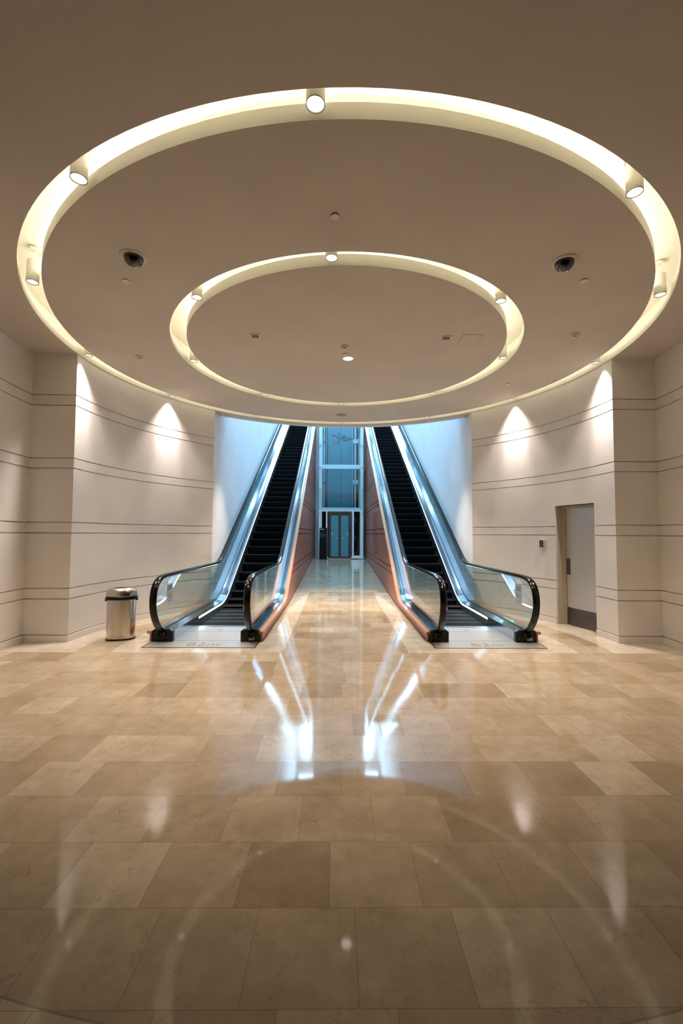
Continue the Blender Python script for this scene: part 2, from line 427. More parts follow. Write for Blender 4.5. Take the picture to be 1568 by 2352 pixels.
# ceiling with two round light slots, and the coves above them
TH = .115
RO, RI, ro, ri = 3.906, 3.711, 2.428, 2.222
def ceiling():
    bm = bmesh.new(); n = 160
    # outer field: ring edge to a big square, open towards the escalator hall
    z0, z1 = HZ, HZ+TH
    ang = [2*PI*i/n for i in range(n)]
    inn = [(RO*math.cos(a), CY+RO*math.sin(a)) for a in ang]
    out = []
    for a in ang:
        c, s = math.cos(a), math.sin(a)
        d = math.degrees(a)
        if 48.6 < d < 131.4: R = 4.13; out.append((R*c, CY+R*s))
        else:
            R = min(9/abs(c) if abs(c) > 1e-6 else 99, (9+CY)/abs(s) if s < 0 and abs(s) > 1e-6 else 99, (10.4-CY)/s if s > 1e-6 else 99)
            out.append((R*c, CY+R*s))
    def ringv(pts, z): return [bm.verts.new((x, y, z)) for x, y in pts]
    A, B, A2, B2 = ringv(inn, z0), ringv(out, z0), ringv(inn, z1), ringv(out, z1)
    for i in range(n):
        j = (i+1) % n
        bm.faces.new([A[i], A[j], B[j], B[i]]); bm.faces.new([A2[i], B2[i], B2[j], A2[j]])
        bm.faces.new([B[i], B[j], B2[j], B2[i]]).material_index = 0
        bm.faces.new([A[i], A2[i], A2[j], A[j]]).material_index = 1
    bmesh.ops.recalc_face_normals(bm, faces=bm.faces[:])
    return bm
def obj2(name, bm, mats):
    return obj(name, bm, mats)
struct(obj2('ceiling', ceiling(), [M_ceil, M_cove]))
def disc_ring(r0, r1, name):
    bm = bmesh.new(); n = 160; z0, z1 = HZ, HZ+TH
    def ring(r, z): return [bm.verts.new((r*math.cos(2*PI*i/n), CY+r*math.sin(2*PI*i/n), z)) for i in range(n)]
    a, b, c, d = ring(r1, z0), ring(r1, z1), None, None
    if r0 > 0: c, d = ring(r0, z0), ring(r0, z1)
    for i in range(n):
        j = (i+1) % n
        bm.faces.new([a[i], a[j], b[j], b[i]]).material_index = 1
        if r0 > 0:
            bm.faces.new([c[i], d[i], d[j], c[j]]).material_index = 1
            bm.faces.new([a[i], c[i], c[j], a[j]]); bm.faces.new([b[i], b[j], d[j], d[i]]).material_index = 1
    if r0 == 0: bm.faces.new(a); bm.faces.new(b[::-1]).material_index = 1
    return struct(obj2(name, bm, [M_ceil, M_cove]))
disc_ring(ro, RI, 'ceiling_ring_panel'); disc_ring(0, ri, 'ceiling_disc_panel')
def cove(r0, r1, name):
    bm = bmesh.new(); z0, z1 = HZ+TH, HZ+TH+.27
    annulus(bm, [(r0, z0), (r0, z1), (r1, z1), (r1, z0), (r1+.02, z0), (r1+.02, z1+.02), (r0-.02, z1+.02), (r0-.02, z0)], 160)
    struct(obj(name, bm, M_cove, smooth=False))
cove(3.50, 4.08, 'trim_1'); cove(2.0, 2.60, 'trim_2')
struct(obj('ceiling_top_cap', BX(-9, 9, -9, 10.2, HZ+TH+.5, HZ+TH+.55), M_ceil))
# rest of the hall behind the camera
struct(obj('wall_back', BX(-9, 9, -9.15, -9, 0, HZ+.1), M_far))
struct(obj('wall_side_left', BX(-9.15, -9, -9, 3, 0, HZ+.1), M_far))
struct(obj('wall_side_right', BX(9, 9.15, -9, 3, 0, HZ+.1), M_far))

# concealed tubes lying in the coves
for r, nm, lb in ((3.60, 'cove_lamp', 'hidden warm light tube following the large ceiling ring'), (2.11, 'cove_lamp', 'hidden warm light tube following the small ceiling ring')):
    bm = bmesh.new(); z = HZ+TH+.03
    annulus(bm, [(r-.015, z-.013), (r+.015, z-.013), (r+.015, z+.013), (r-.015, z+.013)], 120)
    tag(obj(nm, bm, M_covelamp), lb, 'light', 'ring cove lights')

# ================================================================ WOODEN PASSAGE WALLS
def ramp_fn(Y, k, w):
    if Y < k-w: return 0
    if Y > k+w: return Y-k
    return (Y-k+w)**2/(4*w)
YTOP = 26.0
def inc(Y, k=9.25, w=.35, top=YTOP): return T30*(ramp_fn(Y, k, w) - ramp_fn(Y, top, .5))
def Ys(a, b):
    s = {a, b}
    y = 8.5
    while y < 10.2: s.add(y); y += .06
    y = 25.3
    while y < 26.8: s.add(y); y += .1
    return sorted(v for v in s if a <= v <= b)
ZD = .172       # top of the steel deck over the flat part
ZC = .145       # top of the wooden cap
for s, nm in ((-1, 'left'), (1, 'right')):
    xa, xb = s*1.185, s*1.206
    ys = Ys(6.33, 27.6)
    grooves = []
    bm = bmesh.new()
    # panel built as bands between the routed joints, so that each joint is a real recess
    bounds = [-.02]
    for g in GR[1:]: bounds += [g-.012, g+.012]
    for g in (4.33, 4.48, 5.25, 5.40, 6.17, 6.32, 7.09, 7.24, 8.0, 8.15): bounds += [g-.012, g+.012]
    bounds.append(99)
    for i in range(0, len(bounds), 2):
        lo, hi = bounds[i], bounds[i+1]
        lo_l, hi_l = [], []
        yy = [y for y in ys]
        # start where the cap line is above lo
        def top(y): return ZC-.02+inc(y)
        y0 = 6.33
        if top(y0) < lo: y0 = 9.25 + (lo-ZC+.02)/T30 + .0
        pts = sorted(set([y0] + [y for y in yy if y > y0] + ([9.25 + (hi-ZC+.02)/T30] if hi < 9.5 else [])))
        pts = [p for p in pts if p <= 27.6]
        if len(pts) < 2: continue
        for y in pts:
            lo_l.append((y, lo)); hi_l.append((y, max(lo+.0005, min(hi, top(y)))))
        strip_x(bm, lo_l, hi_l, xa, xb)
    # backing board seen inside the joints
    wl = struct(obj('wall_passage_'+nm, bm, M_wood))
    bm = bmesh.new(); strip_x(bm, [(y, -.02) for y in ys], [(y, max(0, ZC-.05+inc(y))) for y in ys], s*1.204, s*1.236)
    obj('joint_backing', bm, M_seam, wl)
    bm = bmesh.new()
    strip_x(bm, [(y, ZC-.045+inc(y)) for y in ys], [(y, ZC+inc(y)) for y in ys], s*1.168, s*1.245)
    obj('wood_cap', bm, M_wcap, wl, bevel=.003)
    bm = bmesh.new(); strip_x(bm, [(6.35, 0), (RY0, 0), (RY1-.6, RZ1), (20, RZ1)], [(6.35, .008), (RY0, .008), (RY1-.6, RZ1+.008), (20, RZ1+.008)], s*1.180, s*1.184)
    obj('shadow_gap', bm, M_seam, wl)

# ================================================================ ESCALATORS
def handrail_path():
    p = [(6.44, .085), (6.34, .125), (6.22, .19), (6.10, .295), (6.01, .42), (5.965, .56), (5.97, .70), (6.025, .815), (6.12, .885), (6.26, .925), (6.45, .935)]
    # smooth the nose with a Catmull-Rom
    out = []
    for i in range(len(p)-1):
        p0, p1, p2, p3 = (Vector(p[max(i-1, 0)]), Vector(p[i]), Vector(p[i+1]), Vector(p[min(i+2, len(p)-1)]))
        for k in range(4):
            t_ = k/4
            out.append(tuple(.5*((2*p1) + (-p0+p2)*t_ + (2*p0-5*p1+4*p2-p3)*t_*t_ + (-p0+3*p1-3*p2+p3)*t_**3)))
    out.append(p[-1])
    for y in (7.0, 7.8): out.append((y, .935))
    for y in Ys(8.5, 28.5): out.append((y, .935+inc(y, 9.28, .32)))
    return out
HP = handrail_path()
def sweep_yz(bm, path, x, prof):       # prof: (across x, along normal)
    rows = []
    for i, (y, z) in enumerate(path):
        a = Vector(path[max(i-1, 0)]); b = Vector(path[min(i+1, len(path)-1)]); d = (b-a).normalized(); nrm = Vector((-d.y, d.x))
        if i == 0: pass
        rows.append([bm.verts.new((x+u, y+nrm.x*v, z+nrm.y*v)) for u, v in prof])
    m = len(prof)
    for a, b in zip(rows, rows[1:]):
        for k in range(m): bm.faces.new([a[k], b[k], b[(k+1) % m], a[(k+1) % m]])
    bm.faces.new(rows[0]); bm.faces.new(rows[-1][::-1])
# the belt outside is the side facing away from the glass: on the nose the travel runs down->up, outside = left normal
HPROF = [(-.034, -.026), (-.045, -.016), (-.047, .002), (-.040, .016), (-.022, .023), (.022, .023), (.040, .016), (.047, .002), (.045, -.016), (.034, -.026)]

def escalator(s, label):
    root = thing('escalator', label, 'escalator', (0, 0, 0), 0, 'pair of escalators')
    xo, xi = s*2.605, s*1.335          # outer and inner glass
    for xg, side in ((xo, 1), (xi, -1)):
        # side=+1: steps lie towards the hall axis from the outer glass
        tow = -s if side == 1 else s     # direction from glass towards the steps
        bm = bmesh.new(); sweep_yz(bm, HP, xg, HPROF); hr = obj('handrail', bm, M_rubber, root, smooth=True)
        bm = bmesh.new(); sweep_yz(bm, HP[20:], xg, [(-.012, -.034), (.012, -.034), (.012, -.017), (-.012, -.017)]); obj('handrail_guide', bm, M_skirt, root)
        # glass panels
        zb = lambda y: ZD-.02+inc(y); zt = lambda y: .918+inc(y, 9.28, .32)
        cuts = [7.25, 8.55, 9.75]
        while cuts[-1] < 27: cuts.append(cuts[-1]+1.16)
        first = [(y+ .0, z) for y, z in HP if z > .17 and y < 6.47]
        # inner offset of the nose curve
        cen = Vector((6.45, .56)); poly = []
        for y, z in first:
            d = (cen-Vector((y, z))).normalized()*.018; poly.append((y+d.x, z+d.y))
        poly += [(7.245, .918), (7.245, .155), (6.30, .155)]
        bm = bmesh.new(); prism_x(bm, poly, xg-.006, xg+.006); g0 = obj('glass_panel', bm, M_glass, root)
        # frosted pictogram sticker on the end panel
        xs = xg + tow*.0075
        if side == 1:
            st = obj('safety_sticker', BX(min(xs, xs-tow*.001), max(xs, xs-tow*.001), 6.42, 6.66, .49, .80), M_sticker, g0)
            st['label'] = 'frosted safety sticker with pictograms'
            bm = bmesh.new(); xk = xs + tow*.0008
            def fr(y0, y1, z0, z1, w=.007):
                for a in ((y0, y1, z0, z0+w), (y0, y1, z1-w, z1), (y0, y0+w, z0, z1), (y1-w, y1, z0, z1)): box(bm, min(xk, xk+.0006), max(xk, xk+.0006), *a)
            for i in range(3): fr(6.445+i*.065, 6.505+i*.065, .70, .775)
            for i in range(3): fr(6.445+i*.065, 6.505+i*.065, .60, .675, .004)
            for i in range(3):
                yc = 6.475+i*.065
                box(bm, xk, xk+.0006, yc-.008, yc+.008, .715, .745); box(bm, xk, xk+.0006, yc-.005, yc+.005, .75, .762)
                box(bm, xk, xk+.0006, yc-.006, yc+.006, .61, .64+.01*i); box(bm, xk, xk+.0006, yc-.004, yc+.004, .655, .667)
            for i in range(3): box(bm, xk, xk+.0006, 6.45, 6.63, .575-i*.022, .580-i*.022)
            obj('pictograms', bm, M_ink, g0)
        for a, b in zip(cuts, cuts[1:]):
            ys = Ys(a+.005, b-.001); bm = bmesh.new()
            strip_x(bm, [(y, zb(y)) for y in ys], [(y, zt(y)) for y in ys], xg-.006, xg+.006)
            obj('glass_panel', bm, M_glass, root)
        # decks
        def deck(name, x0, x1, dz0, dz1, y0, y1, m, th=.02, par=root):
            ys = Ys(y0, y1); bm = bmesh.new(); rows = []
            for y in ys:
                rows.append([bm.verts.new(p) for p in ((x0, y, ZD+dz0+inc(y)), (x1, y, ZD+dz1+inc(y)), (x1, y, ZD+dz1-th+inc(y)), (x0, y, ZD+dz0-th+inc(y)))])
            for A, B in zip(rows, rows[1:]):
                for k in range(4): bm.faces.new([A[k], B[k], B[(k+1) % 4], A[(k+1) % 4]])
            bm.faces.new(rows[0]); bm.faces.new(rows[-1][::-1])
            return obj(name, bm, m, par)
        xs0 = xg + tow*.012; xs1 = xg + tow*.150
        d1 = deck('inner_deck', xs0, xs1, .0, -.022, 6.37, 28.4, M_steel)
        away = -tow
        if side == 1: deck('outer_deck', xg+away*.012, s*2.728, 0, -.006, 6.37, 28.4, M_steel)
        else: deck('outer_deck', xg+away*.012, s*1.246, 0, -.006, 6.37, 28.4, M_steel)
        # skirt panel under the deck and the luminous strip tucked below the deck edge
        def ribbon(name, x0, x1, lo, hi, y0, y1, m):
            ys = Ys(y0, y1); bm = bmesh.new()
            strip_x(bm, [(y, lo(y)) for y in ys], [(y, hi(y)) for y in ys], x0, x1); return obj(name, bm, m, root)
        ribbon('fascia_panel', xs1-tow*.014, xs1-tow*.003, lambda y: .0, lambda y: ZD-.043+inc(y), 6.37, 7.50, M_steel)
        ribbon('light_strip', xs1-tow*.016, xs1-tow*.002, lambda y: ZD-.076+inc(y), lambda y: ZD-.043+inc(y), 7.505, 28.0, M_neon)
        ribbon('skirt_panel', xs1-tow*.022, xs1-tow*.006, lambda y: max(-.12, ZD-.42+inc(y)), lambda y: ZD-.077+inc(y), 7.50, 28.4, M_skirt)
        # newel: moulded end box with the hole where the handrail dives in
        bx0, bx1 = sorted((xs1+tow*.004, s*2.755 if side == 1 else s*1.222))
        zt0, zt1 = ZD+.012, ZD-.018
        bm = bmesh.new()
        prof = [(bx0, 0), (bx1, 0), (bx1, .15), (bx1-.05 if True else 0, ZD+.012), (bx0+.05, ZD+.012), (bx0, .15)]
        rings = []
        for y, sc_ in ((6.285, .93), (6.30, 1.0), (6.372, 1.0)):
            cxm = (bx0+bx1)/2
            rings.append([bm.verts.new((cxm+(x-cxm)*sc_, y, z*(1 if z < .01 else sc_ + (1-sc_)*.6))) for x, z in prof])
        for A, B in zip(rings, rings[1:]):
            for k in range(6): bm.faces.new([A[k], A[(k+1) % 6], B[(k+1) % 6], B[k]])
        bm.faces.new(rings[0]); bm.faces.new(rings[-1][::-1])
        nb = obj('newel_base', bm, M_dark, root, bevel=.004)
        bm = bmesh.new(); lathe(bm, [(.040, 0), (.072, 0), (.066, .035), (.046, .035), (.040, 0)], 28)
        bmesh.ops.transform(bm, verts=bm.verts, matrix=Matrix.Translation((xg, 6.288, .115)) @ Matrix.Rotation(PI/2, 4, 'X') @ Matrix.Scale(.8, 4, (0, 1, 0)))
        obj('handrail_inlet', bm, M_rubber, nb, smooth=True)
        if (s == -1 and side == -1) or (s == 1 and side == 1):
            lx = bx1-.10 if s == 1 else bx1-.10
            lab = obj('rating_label', BX(lx-.045, lx+.035, 6.281, 6.286, .028, .066), M_label, nb)
            lab['label'] = 'small silver rating label'
            bm = bmesh.new(); box(bm, lx-.040, lx-.022, 6.2795, 6.281, .050, .062)
            for i in range(4): box(bm, lx-.015, lx+.030, 6.2795, 6.281, .033+i*.0075, .035+i*.0075)
            obj('label_print', bm, M_ink, nb)
            for z, mm in ((.105, M_red), (.062, M_print)):
                bm = bmesh.new(); lathe(bm, [(0, -.001), (.013, -.001), (.013, .006), (.008, .010), (0, .010)], 20)
                bmesh.ops.transform(bm, verts=bm.verts, matrix=Matrix.Translation((bx0+.042, 6.289, z)) @ Matrix.Rotation(PI/2, 4, 'X'))
                b_ = obj('key_switch', bm, M_rubber, nb)
                bm = bmesh.new(); lathe(bm, [(0, .009), (.005, .009), (.005, .013), (0, .013)], 12)
                bmesh.ops.transform(bm, verts=bm.verts, matrix=Matrix.Translation((bx0+.042, 6.289, z)) @ Matrix.Rotation(PI/2, 4, 'X'))
                obj('key_switch_core', bm, mm, nb)
        if s == 1 and side == 1:
            bm = bmesh.new(); y0 = 7.02; xc = (xs0+xs1)/2 - .01
            lathe(bm, [(0, 0), (.022, 0), (.022, .006), (0, .008)], 20)
            bmesh.ops.transform(bm, verts=bm.verts, matrix=Matrix.Translation((xc, y0, ZD-.010)) @ Matrix.Scale(2.2, 4, (0, 1, 0)))
            obj('direction_light', bm, M_green, root)['label'] = 'small glowing green running light'
        # dark joint along the glass foot
        ribbon('glass_channel', xg-.011, xg+.011, lambda y: ZD-.04+inc(y), lambda y: ZD+.006+inc(y), 6.46, 28.3, M_dark)
    # wooden curb outside the outer newel
    bm = bmesh.new(); a, b = sorted((s*2.755, s*2.80)); yw = CY+math.sqrt(RW**2-2.82**2)
    box(bm, a, b, 6.36, yw+.05, 0, ZC-.045); obj('wood_curb', bm, M_wood, root)
    a, b = sorted((s*2.735, s*2.835)); obj('wood_curb_cap', BX(a, b, 6.34, yw+.03, ZC-.045, ZC), M_wcap, root, bevel=.003)
    a, b = sorted((s*2.728, s*2.757)); obj('curb_filler', BX(a, b, 6.38, yw+.05, 0, ZC-.05), M_wood, root)
    # floor plate with engraved level mark
    x0, x1 = sorted((s*2.74, s*1.235))
    pl = obj('floor_plate', BX(x0, x1, 5.985, 7.27, -.01, .004), M_plate, root)
    bm = bmesh.new()
    for y in (6.36, 6.95): box(bm, x0, x1, y, y+.006, .004, .0046)
    for y in range(0, 1): pass
    box(bm, x0-.016, x0, 5.98, 6.6, .0, .0045); box(bm, x1, x1+.016, 5.98, 6.6, .0, .0045); box(bm, x0, x1, 5.972, 5.985, .0, .0045)
    obj('plate_joints', bm, M_seam, pl)
    tx = -1.965 if s == -1 else 1.985
    tt = text_obj('level_lettering', 'B2m', .245, M_ink, pl, Matrix.Translation((tx, 6.135, .0052)), thin=-.0062, extrude=.0004, space=1.08)
    xm = s*1.97
    bm = bmesh.new(); box(bm, xm-.03, xm+.03, 7.06, 7.075, .004, .0048); obj('plate_key_slot', bm, M_seam, pl)
    # comb plate
    bm = bmesh.new(); xa, xb = sorted((s*2.462, s*1.478))
    prism_x(bm, [(7.27, -.02), (7.27, .004), (7.34, .006), (7.42, -.004), (7.42, -.02)], xa, xb)
    obj('comb_plate', bm, M_skirt, root)
    # steps
    run = .335; i = 0; y = 10.14 - run*9 + .0
    y = 7.40
    base = 9.39
    ph = (10.14 - 7.40) % run
    y = 7.40 + ph - run
    def nz(y): return T30*(ramp_fn(y, base, .75) - ramp_fn(y, YTOP+.15, .6))
    def flatz(y):
        return nz(y) - .012
    first_mesh = None
    while y < 27.4:
        z = flatz(y); zn = flatz(y+run); rise = max(.0, zn-z)
        bm = bmesh.new()
        ya = max(y, 7.41)
        # tread from nose y to y+run at height z, riser of the next step is its own; front riser curved below nose
        zp = flatz(y-run); drop = max(.012, z-zp)+.02
        poly = [(y+run-.004, z), (ya+.02, z), (ya, z-.006)]
        for k in (0.25, .5, .75, 1): poly.append((ya + .05*k*k*(1 if drop > .05 else .2), z-.006-drop*k))
        poly += [(y+run-.004, z-.006-drop)]
        prism_x(bm, poly, xa, xb)
        st = obj('escalator_step', bm, M_step, root)
        if y < 13.5:
            fl_ = drop < .1
            bm = bmesh.new(); box(bm, xa+.004, xb-.004, ya-.001, ya+(.012 if fl_ else .006), z-.002, z+.0015)
            obj('step_edge_line', bm, M_yellow if fl_ else M_nose_glint, st)  # yellow line on flat steps, painted nose highlight on the rising ones
        y += run
    return root
escalator(-1, 'left escalator, next to the steel bin, rising beside a wooden passage wall')
escalator(1, 'right escalator, the one with a green light on its deck, nearest the grey door')

# ================================================================ GLASS LIFT TOWER AT THE END OF THE PASSAGE
LY, LX = 19.3, .05
lift = thing('lift_tower', 'glass lift tower with pale blue frame and brown-framed double doors at the passage end', 'lift', (LX, LY, RZ1))
H_ = 12.0
def LB(name, m, *bs, par=lift, bevel=0):
    bm = bmesh.new()
    for b in bs: box(bm, *b)
    return obj(name, bm, m, par, bevel=bevel)
z = lambda a: a-RZ1
for x0, x1 in ((-.99, -.855), (.855, .99)):
    LB('post', M_frame, (x0, x1, 0, .16, 0, H_), bevel=.006)
    LB('post', M_frame, (x0, x1, 2.0, 2.16, 0, H_), bevel=.006)
for za, zb in ((2.53, 2.70), (4.43, 4.62), (6.52, 6.72), (8.4, 8.6), (10.3, 10.5)):
    LB('beam', M_frame, (-.855, .855, 0, .14, z(za), z(zb)), bevel=.006)
    LB('beam', M_frame, (-.855, .855, 2.02, 2.14, z(za), z(zb)))
    LB('side_beam', M_frame, (-.98, -.88, .16, 2.0, z(za), z(zb)), (.88, .98, .16, 2.0, z(za), z(zb)))
for za, zb in ((2.70, 4.43), (4.62, 5.50), (5.51, 6.52), (6.72, 8.4), (8.6, 10.3)):
    LB('glass_pane', M_lift, (-.985, .985, -.035, -.020, z(za)-.1, z(zb)+.09))
for zz in (2.48, 3.55, 4.53, 5.505, 6.5):
    for xx in (-.93, .93):
        bm = bmesh.new(); lathe(bm, [(0, 0), (.030, 0), (.030, .05), (.022, .06), (0, .06)], 16)
        bmesh.ops.transform(bm, verts=bm.verts, matrix=Matrix.Translation((xx, -.015, z(zz))) @ Matrix.Rotation(PI/2, 4, 'X'))
        obj('glass_fixing', bm, M_frame, lift, smooth=True)
# back of the shaft: frosted blue cladding in two leaves, dark side channels, rails and brackets
LB('shaft_cladding', M_back, (-.66, -.008, 1.86, 1.90, 0, H_), (.008, .60, 1.86, 1.90, 0, H_))
LB('shaft_joint', M_seam, (-.008, .008, 1.87, 1.90, 0, H_))
LB('shaft_backing', M_black, (-.86, -.66, 1.93, 1.97, 0, H_), (.60, .86, 1.93, 1.97, 0, H_))
LB('guide_rail', M_rail, (-.80, -.75, .7, .78, .2, H_))
LB('guide_rail', M_rail, (-.70, -.68, .9, .95, .2, H_))
LB('guide_rail', M_rail, (.62, .69, .7, .78, 2.2, H_))
LB('guide_rail', M_rail, (.54, .56, .9, .95, 2.2, H_))
for zz in (1.35, 3.15, 5.05, 6.9):
    LB('rail_bracket', M_rail, (.53, .84, .62, .70, z(zz+.78), z(zz+.86)), (.56, .78, .60, .70, z(zz+.66), z(zz+.82)))
    LB('rail_bracket', M_dark, (-.83, -.72, .64, .70, z(zz+.70), z(zz+.74)))
# ground level: two brown framed glass doors, side posts and sill
dr = LB('door_surround', M_wdark, (-.545, -.49, -.02, .12, 0, 2.105), (.385, .44, -.02, .12, 0, 2.105), (-.49, .385, -.02, .12, 2.03, 2.105))
for x0, x1 in ((-.488, -.055), (-.050, .383)):
    lf = LB('lift_door', M_wdark, (x0, x0+.055, .0, .06, .03, 2.03), (x1-.055, x1, .0, .06, .03, 2.03), (x0+.055, x1-.055, .0, .06, 1.95, 2.03), (x0+.055, x1-.055, .0, .06, .03, .11))
    LB('door_glass', M_back, (x0+.055, x1-.055, .02, .04, .11, 1.95), par=lf)
    xs_ = x0+.075 if x0 < -.2 else x1-.075
    LB('door_sticker', M_print, (xs_-.035, xs_+.035, .012, .019, 1.06, 1.16), par=lf)
    LB('sticker_mark', M_ink, (xs_-.014, xs_+.014, .0095, .0115, 1.095, 1.125), par=lf)
LB('door_sill', M_plate, (-.545, .44, -.03, .14, 0, .03))
LB('door_mark', M_print, *[(-.235+i*.026, -.220+i*.026, .012, .0195, .90, .90+h) for i, h in enumerate((.055, .03, .04, .022, .03))])
LB('door_mark', M_print, *[(.045+i*.026, .060+i*.026, .012, .0195, .88, .88+h) for i, h in enumerate((.075, .06, .03))])
LB('side_post', M_frame, (-.665, -.60, .0, .10, .09, 2.105), bevel=.004)
LB('side_post', M_frame, (.50, .575, .0, .10, .09, 2.105), bevel=.004)
LB('plinth', M_frame, (-1.0, -.56, -.03, .14, .03, .09)); LB('plinth', M_frame, (.46, 1.0, -.03, .14, .03, .09), (.575, .86, .0, .10, .09, .15))
LB('side_glass', M_lift, (-.855, -.665, .03, .045, .09, 2.105)); LB('side_glass', M_lift, (.575, .855, .03, .045, .15, 2.105))
LB('control_panel', M_dark, (.60, .72, .4, .5, .15, 1.9))
for zz in (1.78, 1.70, 1.63, .98, .92, .84): LB('control_button', M_print, (.635, .675, .39, .40, zz, zz+(.045 if zz > 1 else .03)))
# black sheets standing in for the dark openings beside the doors
LB('dark_opening_sheet', M_black, (-.85, -.56, .5, .56, .05, 2.1), (.58, .85, .6, .66, .05, 2.1))

# etched ornament on the upper pane: pear, stem and leaves, and lettering seen from behind
om = thing('glass_ornament', 'dark pear and leaf ornament on the upper lift glass', 'ornament', (LX, LY-.037, 5.42)); om.parent = None
def curve_tube(pts, r, nm, m):
    bm = bmesh.new()
    for (x0, z0), (x1, z1) in zip(pts, pts[1:]):
        d = Vector((x1-x0, z1-z0)); n = Vector((-d.y, d.x)).normalized()*r
        a = [(x0+n.x, z0+n.y), (x1+n.x, z1+n.y), (x1-n.x, z1-n.y), (x0-n.x, z0-n.y)]
        f = [bm.verts.new((x, 0, z_)) for x, z_ in a]; g = [bm.verts.new((x, -.003, z_)) for x, z_ in a]
        bm.faces.new(f); bm.faces.new(g[::-1])
        for k in range(4): bm.faces.new([f[k], g[k], g[(k+1) % 4], f[(k+1) % 4]])
    return obj(nm, bm, m, om)
def blob(bm, pts):
    f = [bm.verts.new((x, 0, z_)) for x, z_ in pts]; g = [bm.verts.new((x, -.003, z_)) for x, z_ in pts]
    bm.faces.new(f); bm.faces.new(g[::-1]); n = len(pts)
    for k in range(n): bm.faces.new([f[k], g[k], g[(k+1) % n], f[(k+1) % n]])
# local px->m : 22.4 zoom px = 1 px ; 1 px = .0193 m ; x origin at 776 px, z 0 at y=1026
def q(x, y): return ((745+x/22.4-776.5)*.0193, (1026.0-(980+y/22.4))*.0193)
bm = bmesh.new(); blob(bm, [q(*p) for p in [(300, 560), (250, 700), (205, 850), (220, 960), (270, 1050), (350, 1055), (410, 970), (430, 850), (380, 700), (330, 590)]]); obj('pear', bm, M_motif2, om)
bm = bmesh.new(); blob(bm, [q(*p) for p in [(225, 380), (265, 360), (300, 430), (290, 470), (240, 450)]])
blob(bm, [q(*p) for p in [(280, 440), (400, 400), (480, 470), (560, 560), (680, 560), (680, 650), (560, 650), (480, 560), (400, 480), (330, 500), (300, 560), (280, 520)]]); obj('branch', bm, M_motif, om)
bm = bmesh.new()
for a in ([(560, 540), (520, 350), (500, 240), (570, 330)], [(590, 520), (590, 340), (590, 250), (640, 380)], [(640, 520), (660, 380), (700, 330), (700, 430)], [(560, 640), (480, 720), (470, 880), (520, 900), (560, 780)], [(600, 680), (640, 700), (650, 860), (600, 850)],
          [(700, 560), (800, 450), (920, 440), (860, 520)], [(700, 540), (900, 500), (1000, 540), (950, 600), (760, 620)], [(1000, 600), (1130, 530), (1160, 620), (1040, 680)], [(1150, 580), (1230, 590), (1360, 630), (1240, 680), (1160, 640)],
          [(700, 640), (860, 640), (1000, 640), (980, 700), (900, 760), (800, 740)], [(920, 700), (1060, 690), (1180, 690), (1000, 740)], [(540, 880), (580, 880), (590, 960), (550, 1000)]):
    blob(bm, [q(*p) for p in a])
obj('leaves', bm, M_motif, om)
tl = text_obj('mirrored_lettering', 'OIIVA ISHO', .150, M_mtext, None, None, thin=-.001, mirror=True, space=1.25)
tl.data.transform(Matrix.Rotation(PI/2, 4, 'X')); tl.location = (LX-.03, LY-.040, 3.335); tag(tl, 'upper row of faint reversed dark letters on the lift glass', 'lettering')
tl = text_obj('mirrored_lettering', '& THEATRES', .140, M_mtext, None, None, thin=-.001, mirror=True, space=1.2)
tl.data.transform(Matrix.Rotation(PI/2, 4, 'X')); tl.location = (LX-.03, LY-.040, 3.135); tag(tl, 'lower row of faint reversed letters, THEATRES, on the lift glass', 'lettering')

# passage end behind the tower
struct(obj('wall_passage_end', BX(-1.25, 1.25, 21.6, 21.75, 0, 14), M_white))

# totem sign
tz = RZ1
tot = thing('totem_sign', 'black freestanding directory sign with white print, left of the lift doors', 'sign', (-.72, 18.98, tz))
obj('sign_panel', BX(-.165, .165, -.03, .03, 0, 1.37), M_black, tot, bevel=.004)
text_obj('sign_heading', 'B2m', .095, M_print, tot, Matrix.Translation((-.050, -.0315, 1.305)) @ Matrix.Rotation(PI/2, 4, 'X'), extrude=.001, thin=.001)
bm = bmesh.new()
for i, (wd, zz) in enumerate(((.20, 1.16), (.10, 1.13), (.26, 1.085), (.29, 1.055), (.26, 1.025), (.10, .995), (.22, .955))):
    x = -.145
    while x < -.145+wd:
        l = random.uniform(.018, .045); box(bm, x, min(x+l, -.145+wd), -.033, -.031, zz, zz+.010); x += l+.010
obj('sign_print', bm, M_dim, tot)

# ================================================================ LITTER BIN
bn = thing('litter_bin', 'brushed steel oval open-top bin with black rim by the left curved wall', 'bin', (-3.27, 6.47, 0), math.radians(17))
def oval(rx, ry, n=56, e=2.5):
    out = []
    for i in range(n):
        a = 2*PI*i/n; c, s_ = math.cos(a), math.sin(a)
        out.append((rx*math.copysign(abs(c)**(2/e), c), ry*math.copysign(abs(s_)**(2/e), s_)))
    return out
def loft(rows, cap0=True, cap1=True):
    bm = bmesh.new(); R = [[bm.verts.new((x, y, z_)) for x, y in oval(rx, ry)] for rx, ry, z_ in rows]
    n = len(R[0])
    for A, B in zip(R, R[1:]):
        for k in range(n): bm.faces.new([A[k], A[(k+1) % n], B[(k+1) % n], B[k]])
    if cap0: bm.faces.new(R[0])
    if cap1: bm.faces.new(R[-1][::-1])
    return bm
obj('bin_body', loft([(.190, .130, .022), (.197, .136, .58)]), M_bin, bn, smooth=True)
obj('base_ring', loft([(.192, .133, 0), (.198, .139, .004), (.198, .139, .020), (.192, .133, .024)]), M_dark, bn, smooth=True)
rm = obj('rim_band', loft([(.200, .139, .575), (.212, .150, .58), (.214, .152, .625), (.205, .144, .632)]), M_dark, bn, smooth=True)
